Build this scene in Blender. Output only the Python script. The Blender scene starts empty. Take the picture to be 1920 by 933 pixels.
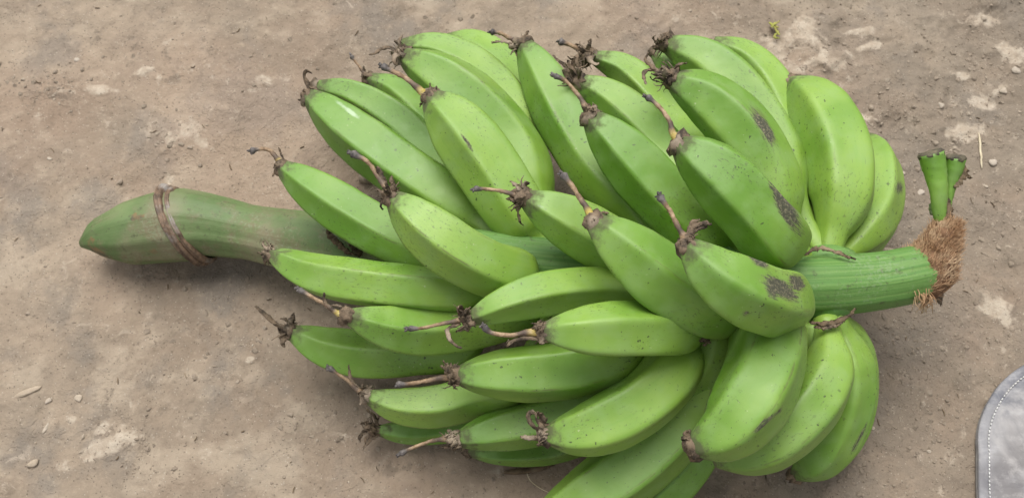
import bpy, math, random
import numpy as np
from mathutils import Vector, Matrix, noise as mnoise

# ------------------------------------------------------------------ camera, sky, sun, exposure
S = bpy.context.scene
COL = S.collection
R = math.radians
HFOV = R(50.0)
TILT = R(24.0)
DIST = 0.92
AIM = Vector((0, 0, 0.12))
cam_d = bpy.data.cameras.new("camera")
cam = bpy.data.objects.new("camera", cam_d)
COL.objects.link(cam)
CAMP = AIM + Vector((0, -math.sin(TILT) * DIST, math.cos(TILT) * DIST))
cam.location = CAMP
cam.rotation_euler = (TILT, 0, 0)
cam_d.sensor_width = 36.0
cam_d.angle = HFOV
cam_d.clip_start = 0.02
cam_d.clip_end = 200
cam_d.dof.use_dof = True
cam_d.dof.focus_distance = 0.84
cam_d.dof.aperture_fstop = 13.0
S.camera = cam

SUN_EL, SUN_AZ = R(66), R(-14)      # azimuth measured from +Y (away from the viewer) to the right
W = bpy.data.worlds.new("World")
S.world = W
W.use_nodes = True
wn, wl = W.node_tree.nodes, W.node_tree.links
bg = wn["Background"]
sky = wn.new("ShaderNodeTexSky")
sky.sky_type = 'NISHITA'
sky.sun_disc = False
sky.sun_elevation = SUN_EL
sky.sun_rotation = SUN_AZ
sky.dust_density = 4.0
sky.air_density = 1.0
hs = wn.new("ShaderNodeHueSaturation")   # overcast: the cloud layer takes the blue out of the sky
hs.inputs['Saturation'].default_value = 0.12
wl.new(sky.outputs[0], hs.inputs['Color'])
wl.new(hs.outputs[0], bg.inputs['Color'])
bg.inputs['Strength'].default_value = 0.082
sd = bpy.data.lights.new("sun", 'SUN')
sd.energy = 1.5
sd.angle = R(44)
sd.color = (1.0, 0.965, 0.91)
sun = bpy.data.objects.new("sun", sd)
COL.objects.link(sun)
sdir = Vector((math.sin(SUN_AZ) * math.cos(SUN_EL), math.cos(SUN_AZ) * math.cos(SUN_EL), math.sin(SUN_EL)))
sun.rotation_euler = sdir.to_track_quat('Z', 'Y').to_euler()
sun.location = sdir * 5
S.view_settings.view_transform = 'Standard'
S.view_settings.look = 'None'
S.view_settings.gamma = 1
S.view_settings.exposure = 0.93

# ------------------------------------------------------------------ helpers
TH = math.tan(HFOV / 2)
CT, ST = math.cos(TILT), math.sin(TILT)
CX, CY = 960.0, 466.5


def at(px, py, zc):
    """point of the world at height zc (cm) seen at photo pixel px,py"""
    dx, dy = (px - CX) / 960 * TH, -(py - CY) / 960 * TH
    d = Vector((dx, dy * CT + ST, dy * ST - CT))
    t = (zc * 0.01 - CAMP.z) / d.z
    return CAMP + d * t


def depth(p):
    return (p - CAMP).dot(Vector((0, ST, -CT)))


def pxm(p):
    """metres per photo pixel at point p"""
    return depth(p) * TH / 960


def topix(p):
    v = p - CAMP
    dep = v.dot(Vector((0, ST, -CT)))
    x = v.x / dep / TH * 960 + CX
    y = -v.dot(Vector((0, CT, ST))) / dep / TH * 960 + CY
    return x, y


def tag(o, label=None, cat=None, group=None, kind=None):
    if label: o['label'] = label
    if cat: o['category'] = cat
    if group: o['group'] = group
    if kind: o['kind'] = kind
    return o


def empty(name, loc):
    o = bpy.data.objects.new(name, None)
    o.empty_display_size = 0.05
    o.location = loc
    COL.objects.link(o)
    return o


def link(name, verts, faces, mat, parent=None, attrs=None, smooth=True, mats=None):
    me = bpy.data.meshes.new(name)
    me.from_pydata([tuple(v) for v in verts], [], faces)
    for k, a in (attrs or {}).items():
        if len(a) and hasattr(a[0], '__len__'):
            at_ = me.attributes.new(k, 'FLOAT_VECTOR', 'POINT')
            at_.data.foreach_set('vector', np.asarray(a, dtype=np.float32).ravel())
        else:
            at_ = me.attributes.new(k, 'FLOAT', 'POINT')
            at_.data.foreach_set('value', np.asarray(a, dtype=np.float32))
    if smooth:
        me.polygons.foreach_set('use_smooth', [True] * len(me.polygons))
    me.materials.append(mat)
    me.update()
    o = bpy.data.objects.new(name, me)
    COL.objects.link(o)
    if parent is not None:
        o.parent = parent
        w = Vector((0, 0, 0))
        q = parent
        while q is not None:
            w += q.location
            q = q.parent
        o.matrix_parent_inverse = Matrix.Translation(-w)
    return o


def catmull(pts, n):
    P = [Vector(p) for p in pts]
    P = [P[0] * 2 - P[1]] + P + [P[-1] * 2 - P[-2]]
    seg = len(P) - 3
    dense = []
    for i in range(seg):
        a, b, c, d = P[i:i + 4]
        for k in range(24):
            t = k / 24
            dense.append(0.5 * ((2 * b) + (c - a) * t + (2 * a - 5 * b + 4 * c - d) * t * t + (3 * b - a - 3 * c + d) * t ** 3))
    dense.append(P[-2])
    L = [0]
    for i in range(1, len(dense)):
        L.append(L[-1] + (dense[i] - dense[i - 1]).length)
    out = []
    j = 0
    for k in range(n):
        s = L[-1] * k / (n - 1)
        while j < len(L) - 2 and L[j + 1] < s:
            j += 1
        f = (s - L[j]) / max(1e-9, L[j + 1] - L[j])
        out.append(dense[j].lerp(dense[j + 1], min(1, f)))
    return out, L[-1]


def frames(path, ref):
    n = len(path)
    T = []
    for i in range(n):
        a = path[max(0, i - 1)]
        b = path[min(n - 1, i + 1)]
        T.append((b - a).normalized())
    m = n // 2
    N = [None] * n
    N[m] = (ref - T[m] * ref.dot(T[m])).normalized()
    for i in range(m + 1, n):
        N[i] = (N[i - 1] - T[i] * N[i - 1].dot(T[i])).normalized()
    for i in range(m - 1, -1, -1):
        N[i] = (N[i + 1] - T[i] * N[i + 1].dot(T[i])).normalized()
    B = [T[i].cross(N[i]) for i in range(n)]
    return T, N, B


def sweep(path, ra, rb=None, seg=8, ref=Vector((0, 0, 1)), jit=0.0, rnd=None, V=None, F=None, twist=0.0):
    """closed tube along path; ra across, rb along the frame normal; appended to V,F"""
    if V is None: V, F = [], []
    rb = rb or ra
    T, N, B = frames(path, ref)
    o = len(V)
    n = len(path)
    for i in range(n):
        for k in range(seg):
            a = 2 * math.pi * k / seg + twist * i
            q = path[i] + B[i] * (math.cos(a) * ra[i]) + N[i] * (math.sin(a) * rb[i])
            if jit:
                q += Vector((rnd.gauss(0, 1), rnd.gauss(0, 1), rnd.gauss(0, 1))) * jit
            V.append(q)
    for i in range(n - 1):
        for k in range(seg):
            k2 = (k + 1) % seg
            F.append((o + i * seg + k, o + i * seg + k2, o + (i + 1) * seg + k2, o + (i + 1) * seg + k))
    V.append(path[0].copy()); c0 = len(V) - 1
    V.append(path[-1].copy()); c1 = len(V) - 1
    for k in range(seg):
        k2 = (k + 1) % seg
        F.append((c0, o + k2, o + k))
        F.append((c1, o + (n - 1) * seg + k, o + (n - 1) * seg + k2))
    return V, F


def interp(x, xs, ys):
    return float(np.interp(x, xs, ys))


def sstep(a, b, x):
    t = np.clip((x - a) / (b - a), 0, 1)
    return t * t * (3 - 2 * t)


# ------------------------------------------------------------------ materials
class NT:
    def __init__(s, name):
        s.m = bpy.data.materials.new(name)
        s.m.use_nodes = True
        s.n, s.l = s.m.node_tree.nodes, s.m.node_tree.links
        s.b = s.n['Principled BSDF']

    def new(s, t, **kw):
        x = s.n.new(t)
        for k, v in kw.items(): setattr(x, k, v)
        return x

    def set(s, sock, v):
        if isinstance(v, bpy.types.NodeSocket): s.l.new(v, sock)
        else: sock.default_value = v

    def attr(s, name, vec=False):
        a = s.new('ShaderNodeAttribute', attribute_name=name)
        return a.outputs['Vector' if vec else 'Fac']

    def noise(s, scale, detail=3, rough=0.55, vec=None, dist=0.0, lac=2.0):
        x = s.new('ShaderNodeTexNoise')
        x.inputs['Scale'].default_value = scale
        x.inputs['Detail'].default_value = detail
        x.inputs['Roughness'].default_value = rough
        x.inputs['Distortion'].default_value = dist
        if vec is not None: s.l.new(vec, x.inputs['Vector'])
        return x.outputs['Fac']

    def voro(s, scale, vec=None, feature='F1', rand=1.0):
        x = s.new('ShaderNodeTexVoronoi', feature=feature)
        x.inputs['Scale'].default_value = scale
        x.inputs['Randomness'].default_value = rand
        if vec is not None: s.l.new(vec, x.inputs['Vector'])
        return x

    def ramp(s, f, a, b, lo=0.0, hi=1.0):
        x = s.new('ShaderNodeMapRange', interpolation_type='SMOOTHSTEP')
        s.set(x.inputs['Value'], f)
        x.inputs['From Min'].default_value = a
        x.inputs['From Max'].default_value = b
        x.inputs['To Min'].default_value = lo
        x.inputs['To Max'].default_value = hi
        return x.outputs['Result']

    def math(s, op, a, b=0.0, clamp=False):
        x = s.new('ShaderNodeMath', operation=op, use_clamp=clamp)
        s.set(x.inputs[0], a); s.set(x.inputs[1], b)
        return x.outputs[0]

    def mix(s, f, a, b, mode='MIX'):
        x = s.new('ShaderNodeMix', data_type='RGBA', blend_type=mode)
        s.set(x.inputs[0], f)
        for k, v in ((6, a), (7, b)):
            if isinstance(v, tuple): v = (*v, 1.0)
            s.set(x.inputs[k], v)
        return x.outputs[2]

    def vscale(s, vec, sc, add=None):
        x = s.new('ShaderNodeMapping')
        s.l.new(vec, x.inputs['Vector'])
        x.inputs['Scale'].default_value = sc
        if add is not None: s.l.new(add, x.inputs['Location'])
        return x.outputs[0]

    def coord(s):
        return s.new('ShaderNodeTexCoord').outputs['Object']

    def bump(s, h, strength, dist, prev=None):
        x = s.new('ShaderNodeBump')
        x.inputs['Strength'].default_value = strength
        x.inputs['Distance'].default_value = dist
        s.l.new(h, x.inputs['Height'])
        if prev is not None: s.l.new(prev, x.inputs['Normal'])
        return x.outputs[0]

    def out(s, col=None, rough=None, normal=None, spec=None):
        if col is not None:
            if isinstance(col, tuple): col = (*col, 1.0)
            s.set(s.b.inputs['Base Color'], col)
        if rough is not None: s.set(s.b.inputs['Roughness'], rough)
        if normal is not None: s.l.new(normal, s.b.inputs['Normal'])
        if spec is not None: s.set(s.b.inputs['Specular IOR Level'], spec)
        return s.m


def banana_material():
    t = NT("banana_skin")
    c = t.coord()
    uv = t.attr('skin', True)          # (metres along, metres around, 0)
    s = t.attr('along')
    ridge = t.attr('ridge')
    scar = t.attr('scar')
    glint = t.attr('glint')
    tone = t.attr('tone')
    n1 = t.noise(14, 3, vec=c)
    n2 = t.noise(55, 4, vec=c)
    col = t.mix(t.ramp(t.math('ADD', n1, tone), 0.30, 0.80), (0.120, 0.258, 0.024), (0.228, 0.372, 0.058))
    col = t.mix(t.ramp(s, 0.55, 0.95, 0, 0.45), col, (0.240, 0.365, 0.045))      # yellower near the stalk end
    col = t.mix(t.ramp(s, 0.0, 0.25, 0.45, 0), col, (0.142, 0.270, 0.052))       # bluish bloom near the flower end
    col = t.mix(t.ramp(n2, 0.42, 0.70, 0, 0.34), col, (0.220, 0.350, 0.125))     # waxy bloom
    streak = t.noise(1.0, 3, vec=t.vscale(uv, (18, 240, 1)))
    col = t.mix(t.ramp(streak, 0.45, 0.75, 0, 0.18), col, (0.12, 0.31, 0.03))
    # rubbed brown line along the ridges
    rn = t.noise(1.0, 5, 0.7, vec=t.vscale(uv, (90, 500, 1)))
    rn0 = t.noise(9, 2, vec=c)
    rmask = t.math('MULTIPLY', t.math('MULTIPLY', t.ramp(ridge, 0.78, 0.98), t.ramp(rn, 0.46, 0.58)), t.ramp(rn0, 0.42, 0.60))
    col = t.mix(t.math('MULTIPLY', rmask, 0.75), col, (0.10, 0.095, 0.035))
    col = t.mix(t.ramp(ridge, 0.75, 1.0, 0, 0.10), col, (0.25, 0.37, 0.08))
    # black specks and short scratches
    wh = t.noise(22, 3, vec=c)
    spk = t.math('MULTIPLY', t.ramp(t.noise(250, 2, 0.5, vec=c), 0.68, 0.71), t.ramp(wh, 0.46, 0.62))
    spk = t.math('MAXIMUM', spk, t.math('MULTIPLY', t.ramp(t.noise(520, 2, 0.5, vec=c), 0.68, 0.71), t.ramp(t.noise(31, 3, vec=t.vscale(c, (1, 1.2, 1))), 0.44, 0.60)))
    col = t.mix(t.math('MULTIPLY', spk, 0.85), col, (0.030, 0.038, 0.012))
    pdot = t.ramp(t.noise(330, 2, 0.5, vec=t.vscale(c, (1, 1, 1.1))), 0.25, 0.29, 1, 0)
    col = t.mix(t.math('MULTIPLY', t.math('MULTIPLY', pdot, t.ramp(wh, 0.45, 0.6)), 0.5), col, (0.45, 0.50, 0.30))
    dirt = t.noise(1.0, 5, 0.72, vec=t.vscale(uv, (260, 420, 1)))
    dm = t.math('MULTIPLY', t.ramp(dirt, 0.56, 0.63), t.ramp(t.noise(16, 3, vec=c), 0.46, 0.64))
    col = t.mix(t.math('MULTIPLY', dm, 0.7), col, (0.055, 0.065, 0.020))
    sc2 = t.noise(1.0, 2, 0.5, vec=t.vscale(uv, (45, 900, 1)))
    scm = t.math('MULTIPLY', t.ramp(sc2, 0.70, 0.74), t.ramp(t.noise(30, 2, vec=c), 0.56, 0.64))
    col = t.mix(t.math('MULTIPLY', scm, 0.65), col, (0.05, 0.06, 0.02))
    # grey-brown staining round the flower end
    tn = t.noise(120, 4, 0.65, vec=c)
    tm = t.ramp(t.math('ADD', t.math('MULTIPLY', s, -7.0), t.math('MULTIPLY', tn, 1.9)), 0.25, 0.9)
    col = t.mix(t.math('MULTIPLY', tm, 0.78), col, (0.075, 0.062, 0.040))
    # bruised scars
    fn = t.noise(1.0, 6, 0.80, vec=t.vscale(uv, (75, 620, 1)))
    fsum = t.math('ADD', scar, t.math('MULTIPLY', t.math('SUBTRACT', fn, 0.5), 2.1))
    halo = t.ramp(t.math('ADD', scar, t.math('MULTIPLY', t.math('SUBTRACT', t.noise(90, 4, vec=c), 0.5), 0.8)), 0.25, 0.75, 0, 0.55)
    col = t.mix(halo, col, (0.140, 0.165, 0.045))
    sm = t.math('MULTIPLY', t.ramp(fsum, 0.45, 0.64), t.ramp(scar, 0.10, 0.35))
    sc_col = t.mix(t.ramp(t.noise(520, 4, 0.7, vec=c), 0.48, 0.66), (0.046, 0.042, 0.033), (0.22, 0.19, 0.125))
    col = t.mix(t.math('MULTIPLY', sm, 0.92), col, sc_col)
    # whitish highlight streaks painted into the skin colour
    lm = t.ramp(t.math('ADD', glint, t.math('MULTIPLY', t.math('SUBTRACT', t.noise(60, 4, vec=c), 0.5), 0.9)), 0.42, 0.75)
    col = t.mix(t.math('MULTIPLY', lm, 0.55), col, (0.50, 0.62, 0.45))
    rough = t.math('ADD', t.ramp(n2, 0.3, 0.7, 0.46, 0.60), t.math('MULTIPLY', t.math('MAXIMUM', sm, tm), 0.35))
    rough = t.math('SUBTRACT', rough, t.math('MULTIPLY', lm, 0.16))
    b = t.bump(t.noise(35, 3, vec=c), 0.25, 0.003)
    b = t.bump(t.noise(260, 3, vec=c), 0.12, 0.0006, b)
    b = t.bump(t.math('ADD', sm, t.math('MULTIPLY', fn, sm)), 0.25, 0.0006, b)
    t.b.inputs['Subsurface Weight'].default_value = 0.06
    t.b.inputs['Subsurface Radius'].default_value = (0.004, 0.006, 0.001)
    return t.out(col, rough, b, 0.6)


def stalk_material():
    t = NT("stalk_skin")
    c = t.coord()
    uv = t.attr('skin', True)
    s = t.attr('along')
    fib = t.noise(1.0, 4, 0.6, vec=t.vscale(uv, (7, 330, 1)))
    n1 = t.noise(16, 4, vec=c)
    fresh = t.mix(t.ramp(fib, 0.32, 0.68), (0.085, 0.205, 0.040), (0.150, 0.275, 0.070))
    old = t.mix(t.ramp(n1, 0.3, 0.7), (0.090, 0.150, 0.048), (0.150, 0.205, 0.080))
    old = t.mix(t.ramp(t.noise(30, 5, 0.7, vec=c), 0.46, 0.66, 0, 0.7), old, (0.185, 0.145, 0.088))
    old = t.mix(t.ramp(t.noise(12, 3, vec=c), 0.50, 0.66, 0, 0.5), old, (0.25, 0.205, 0.14))
    col = t.mix(t.ramp(s, 0.30, 0.55), old, fresh)
    col = t.mix(t.ramp(t.noise(150, 5, 0.75, vec=c), 0.56, 0.68, 0, 0.6), col, (0.06, 0.055, 0.03))
    scar = t.attr('scar')
    fn = t.noise(70, 5, 0.7, vec=c)
    sm = t.ramp(t.math('ADD', scar, t.math('MULTIPLY', t.math('SUBTRACT', fn, 0.5), 1.2)), 0.45, 0.7)
    col = t.mix(t.math('MULTIPLY', sm, 0.8), col, t.mix(t.ramp(fn, .4, .6), (0.05, 0.045, 0.04), (0.22, 0.13, 0.06)))
    dust = t.ramp(t.math('MULTIPLY', t.noise(400, 2, vec=c), t.noise(30, 2, vec=c)), 0.29, 0.42, 0, 0.3)
    col = t.mix(dust, col, (0.26, 0.32, 0.20))
    b = t.bump(fib, 0.4, 0.0012)
    b = t.bump(t.noise(220, 4, vec=c), 0.35, 0.001, b)
    return t.out(col, 0.55, b, 0.4)


def dry_material(name, c1, c2, c3, rough=0.75):
    t = NT(name)
    c = t.coord()
    n = t.noise(130, 5, 0.7, vec=c)
    m = t.noise(38, 3, vec=c)
    col = t.mix(t.ramp(n, 0.32, 0.66), c1, c2)
    col = t.mix(t.ramp(m, 0.50, 0.70), col, c3)
    b = t.bump(t.noise(420, 4, 0.7, vec=c), 0.6, 0.0012)
    return t.out(col, rough, b, 0.35)


def style_material():
    t = NT("dry_style")
    c = t.coord()
    s = t.attr('along')
    y = t.attr('yellow')
    n = t.noise(160, 5, 0.7, vec=c)
    tan = t.mix(t.ramp(n, 0.3, 0.7), (0.16, 0.098, 0.052), (0.44, 0.31, 0.195))
    grey = t.mix(t.ramp(n, 0.3, 0.7), (0.045, 0.040, 0.040), (0.17, 0.15, 0.14))
    col = t.mix(t.ramp(t.math('ADD', s, t.math('MULTIPLY', n, 0.2)), 0.86, 1.02), tan, grey)
    dk = t.math('MULTIPLY', t.ramp(s, 0.22, 0.34), t.ramp(s, 0.36, 0.60, 1, 0))
    col = t.mix(t.math('MULTIPLY', dk, 0.8), col, (0.06, 0.045, 0.04))
    col = t.mix(t.math('MULTIPLY', y, t.ramp(s, 0.20, 0.34, 1, 0)), col, t.mix(t.ramp(n, .42, .6), (0.42, 0.33, 0.055), (0.50, 0.42, 0.17)))
    b = t.bump(t.noise(380, 4, 0.7, vec=c), 0.5, 0.001)
    return t.out(col, 0.62, b, 0.4)


def ground_material():
    t = NT("packed_earth")
    c = t.coord()
    pale = t.attr('pale')
    right_tone = t.attr('right_tone')
    warp = t.noise(6, 4, vec=c)
    n1 = t.noise(5.5, 5, 0.6, vec=c, dist=0.2)
    n2 = t.noise(22, 6, 0.62, vec=c, dist=0.15)
    n3 = t.noise(95, 6, 0.72, vec=c)
    n4 = t.noise(420, 3, 0.6, vec=c)
    col = t.mix(t.ramp(n1, 0.32, 0.68), (0.232, 0.180, 0.133), (0.322, 0.258, 0.192))
    col = t.mix(t.ramp(n2, 0.40, 0.70, 0, 0.7), col, (0.205, 0.167, 0.128))
    col = t.mix(t.ramp(t.noise(13, 5, 0.6, vec=t.vscale(c, (1, 1.25, 1), None)), 0.48, 0.64, 0, 0.7), col, (0.375, 0.31, 0.235))
    col = t.mix(t.ramp(t.noise(8, 5, 0.62, vec=t.vscale(c, (1.1, 1, 1.3))), 0.50, 0.62, 0, 0.7), col, (0.195, 0.168, 0.140))
    col = t.mix(t.ramp(t.noise(3.2, 3, vec=c), 0.48, 0.62, 0, 0.35), col, (0.32, 0.228, 0.165))
    col = t.mix(t.ramp(n3, 0.52, 0.74, 0, 0.5), col, (0.41, 0.338, 0.255))
    col = t.mix(t.ramp(n3, 0.28, 0.44, 0.5, 0), col, (0.135, 0.102, 0.074))
    mud = t.math('MULTIPLY', t.ramp(t.noise(42, 5, 0.7, vec=c), 0.55, 0.66), t.ramp(t.noise(6.5, 3, vec=t.vscale(c, (1, 1, 1.7))), 0.44, 0.60))
    col = t.mix(t.math('MULTIPLY', mud, 0.6), col, (0.150, 0.120, 0.092))
    col = t.mix(t.math('MULTIPLY', right_tone, t.ramp(n2, 0.25, 0.6, 0.25, 0.62)), col, (0.185, 0.154, 0.120))
    pm = t.ramp(t.math('ADD', pale, t.math('MULTIPLY', t.math('SUBTRACT', t.noise(36, 6, 0.62, vec=c, dist=0.25), 0.5), 2.4)), 0.42, 0.74)
    col = t.mix(t.math('MULTIPLY', pm, 0.8), col, t.mix(t.ramp(n3, 0.35, 0.65), (0.39, 0.32, 0.245), (0.50, 0.43, 0.345)))
    # general small pale crusts
    gm = t.math('MULTIPLY', t.ramp(t.noise(60, 5, 0.7, vec=c, dist=0.6), 0.58, 0.68), t.ramp(t.noise(7, 3, vec=c), 0.42, 0.60))
    col = t.mix(t.math('MULTIPLY', gm, 0.6), col, (0.43, 0.365, 0.29))
    # sand grains
    v = t.voro(520, vec=c)
    sep = t.new('ShaderNodeSeparateColor'); t.l.new(v.outputs['Color'], sep.inputs[0])
    gr = t.math('MULTIPLY', t.math('LESS_THAN', v.outputs['Distance'], 0.32), t.math('GREATER_THAN', sep.outputs[0], 0.93))
    col = t.mix(t.math('MULTIPLY', gr, 0.4), col, (0.50, 0.45, 0.38))
    gd = t.math('MULTIPLY', t.math('LESS_THAN', v.outputs['Distance'], 0.35), t.math('LESS_THAN', sep.outputs[0], 0.07))
    col = t.mix(t.math('MULTIPLY', gd, 0.6), col, (0.09, 0.072, 0.055))
    # relief: flakes, grains
    fl = t.noise(40, 4, 0.55, vec=c, dist=0.2)
    steps = t.math('ADD', t.ramp(fl, 0.42, 0.445), t.math('ADD', t.ramp(fl, 0.50, 0.52), t.ramp(fl, 0.58, 0.60)))
    steps = t.math('MULTIPLY', steps, t.ramp(t.noise(9, 3, vec=c), 0.42, 0.60))
    b = t.bump(n2, 0.8, 0.006)
    b = t.bump(n3, 0.8, 0.0025, b)
    b = t.bump(steps, 0.45, 0.0012, b)
    b = t.bump(n4, 0.4, 0.0008, b)
    b = t.bump(t.math('SUBTRACT', gr, gd), 0.5, 0.0006, b)
    return t.out(col, 0.88, b, 0.25)


def stone_material():
    t = NT("pale_stone")
    c = t.coord()
    inf = t.new('ShaderNodeObjectInfo').outputs['Random']
    n = t.noise(150, 5, 0.7, vec=c)
    col = t.mix(t.ramp(n, 0.35, 0.7), (0.34, 0.275, 0.205), (0.47, 0.39, 0.30))
    col = t.mix(t.math('MULTIPLY', inf, 0.5), col, (0.46, 0.42, 0.37))
    col = t.mix(t.ramp(t.noise(60, 4, vec=c), 0.55, 0.7, 0, 0.7), col, (0.27, 0.215, 0.16))
    b = t.bump(t.noise(300, 4, 0.7, vec=c), 0.6, 0.001)
    return t.out(col, 0.85, b, 0.3)


def leather_material():
    t = NT("scuffed_grey_leather")
    c = t.coord()
    n1 = t.noise(17, 5, 0.65, vec=c, dist=0.7)
    n2 = t.noise(70, 5, 0.72, vec=c)
    edge = t.attr('edge')
    col = t.mix(t.ramp(n1, 0.36, 0.66), (0.120, 0.122, 0.140), (0.37, 0.355, 0.35))
    stk = t.noise(30, 5, 0.7, vec=t.vscale(c, (1.0, 3.2, 1.0)))
    col = t.mix(t.ramp(stk, 0.48, 0.68, 0, 0.6), col, (0.43, 0.42, 0.43))
    col = t.mix(t.ramp(t.noise(9, 4, vec=c), 0.50, 0.62, 0, 0.75), col, (0.115, 0.105, 0.105))
    col = t.mix(t.ramp(n2, 0.48, 0.7, 0, 0.5), col, (0.42, 0.40, 0.39))
    col = t.mix(t.math('MULTIPLY', edge, 0.3), col, (0.19, 0.20, 0.235))
    cr = t.voro(55, vec=c, feature='DISTANCE_TO_EDGE')
    cm = t.ramp(cr.outputs['Distance'], 0.0, 0.03, 1, 0)
    crk = t.math('MULTIPLY', cm, t.ramp(t.noise(12, 3, vec=c), 0.5, 0.66))
    col = t.mix(t.math('MULTIPLY', crk, 0.25), col, (0.5, 0.48, 0.46))
    b = t.bump(t.noise(380, 4, 0.6, vec=c), 0.4, 0.0008)
    b = t.bump(n1, 0.35, 0.003, b)
    return t.out(col, 0.62, b, 0.4)


M_BAN = banana_material()
M_STALK = stalk_material()
M_STYLE = style_material()
M_PETAL = dry_material("withered_petal", (0.030, 0.022, 0.015), (0.20, 0.145, 0.095), (0.34, 0.275, 0.205))
M_FIBRE = dry_material("brown_fibre", (0.25, 0.135, 0.065), (0.44, 0.285, 0.165), (0.54, 0.39, 0.25))
M_CORE = dry_material("fibre_core", (0.10, 0.05, 0.025), (0.22, 0.12, 0.06), (0.16, 0.09, 0.05))
M_RING = dry_material("scar_ring", (0.085, 0.058, 0.040), (0.24, 0.16, 0.105), (0.36, 0.335, 0.315), 0.42)
M_BRACT = dry_material("dry_bract", (0.06, 0.042, 0.026), (0.17, 0.118, 0.068), (0.25, 0.19, 0.12))
M_CUT = dry_material("cut_end", (0.055, 0.048, 0.035), (0.15, 0.13, 0.085), (0.16, 0.19, 0.085))
M_GROUND = ground_material()
M_STONE = stone_material()
M_LEATHER = leather_material()
M_THREAD = dry_material("white_thread", (0.50, 0.50, 0.50), (0.72, 0.72, 0.70), (0.62, 0.60, 0.58), 0.7)
M_SOLE = dry_material("sole_edge", (0.26, 0.25, 0.255), (0.38, 0.37, 0.37), (0.20, 0.19, 0.19))
M_STRAW = dry_material("straw", (0.50, 0.42, 0.28), (0.66, 0.58, 0.42), (0.56, 0.48, 0.34))
M_LEAF = dry_material("leaf_scrap", (0.24, 0.26, 0.05), (0.38, 0.38, 0.09), (0.30, 0.27, 0.08))
M_CRUMB = dry_material("earth_crumb", (0.205, 0.165, 0.125), (0.285, 0.232, 0.178), (0.33, 0.275, 0.215), 0.9)
M_GRIT = dry_material("grit", (0.19, 0.15, 0.11), (0.32, 0.26, 0.195), (0.44, 0.375, 0.295), 0.9)

# ------------------------------------------------------------------ ground
def vnoise(X, Y, scale, seed):
    rs = np.random.RandomState(seed)
    G = rs.rand(257, 257)
    x, y = X * scale + 57.3, Y * scale + 91.7
    xi, yi = np.floor(x).astype(int), np.floor(y).astype(int)
    fx, fy = x - xi, y - yi
    fx, fy = fx ** 3 * (fx * (6 * fx - 15) + 10), fy ** 3 * (fy * (6 * fy - 15) + 10)
    a, b = G[yi % 256, xi % 256], G[yi % 256, (xi + 1) % 256]
    c, d = G[(yi + 1) % 256, xi % 256], G[(yi + 1) % 256, (xi + 1) % 256]
    return (a * (1 - fx) + b * fx) * (1 - fy) + (c * (1 - fx) + d * fx) * fy


def fbm(X, Y, scale, seed, oct=4, g=0.55):
    s, a, t = 0, 1, 0
    for i in range(oct):
        s = s + a * vnoise(X, Y, scale * 2 ** i, seed + i)
        t += a
        a *= g
    return s / t


def ground_height(X, Y):
    wx = X + 0.012 * (fbm(X, Y, 30, 5, 3) - 0.5)
    wy = Y + 0.012 * (fbm(X, Y, 30, 15, 3) - 0.5)
    h = 0.010 * (fbm(X, Y, 4, 21, 3) - 0.5) + 0.0085 * (fbm(wx, wy, 18, 31, 4) - 0.5)
    f = fbm(wx, wy, 30, 41, 3, 0.5)
    msk = sstep(0.50, 0.66, fbm(X, Y, 9, 51, 3)) * (0.25 + 0.75 * sstep(0.0, 0.35, X))
    for th in (0.46, 0.56):
        h = h + 0.0019 * msk * sstep(th, th + 0.022, f)
    h = h + (0.0015 + 0.0030 * sstep(0.1, 0.4, X + 0.2 * (fbm(X, Y, 6, 71, 3) - 0.5))) * (fbm(X, Y, 75, 61, 3, 0.65) - 0.5)
    pit = fbm(X + 0.5, Y, 42, 81, 2)
    h = h - 0.0022 * sstep(0.66, 0.76, pit) * msk
    return h


PALE = [(190, 168, 34, 13, 10, .95), (265, 138, 26, 9, -25, .8), (300, 148, 10, 7, 60, .6), (180, 140, 20, 14, 0, .55), (345, 250, 55, 26, 15, .8), (375, 268, 34, 10, 30, .7),
        (500, 150, 45, 22, 0, .55), (425, 215, 25, 15, 20, .5), (205, 835, 48, 20, -20, 1.0), (180, 850, 40, 8, -30, .8), (130, 783, 20, 12, 30, .7), (225, 800, 60, 25, -15, .5),
        (1500, 60, 45, 30, -30, .8), (1470, 95, 60, 28, 20, .75), (1560, 115, 45, 25, -10, .75), (1612, 58, 24, 10, -5, .9), (1630, 88, 24, 9, -15, .85), (1500, 120, 90, 28, 5, .6),
        (1630, 222, 40, 18, 20, .6), (1700, 240, 30, 20, 0, .6), (1900, 95, 45, 26, 35, .85), (1850, 40, 30, 16, 10, .7), (1790, 245, 70, 16, -12, .75), (1830, 190, 32, 26, 40, .8), (1805, 140, 24, 9, 10, .85),
        (1880, 580, 38, 26, 40, .95), (1860, 560, 22, 10, 60, .7), (470, 672, 14, 8, -20, .9), (1880, 165, 35, 18, 0, .6), (375, 640, 30, 20, 40, .35), (60, 250, 60, 30, 0, .3), (250, 330, 80, 30, -15, .35),
        (110, 40, 30, 14, 0, .4), (1720, 700, 60, 40, 20, .3), (1745, 760, 40, 25, 0, .3), (930, 880, 40, 16, 10, .25), (620, 812, 40, 12, 8, .6)]


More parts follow.
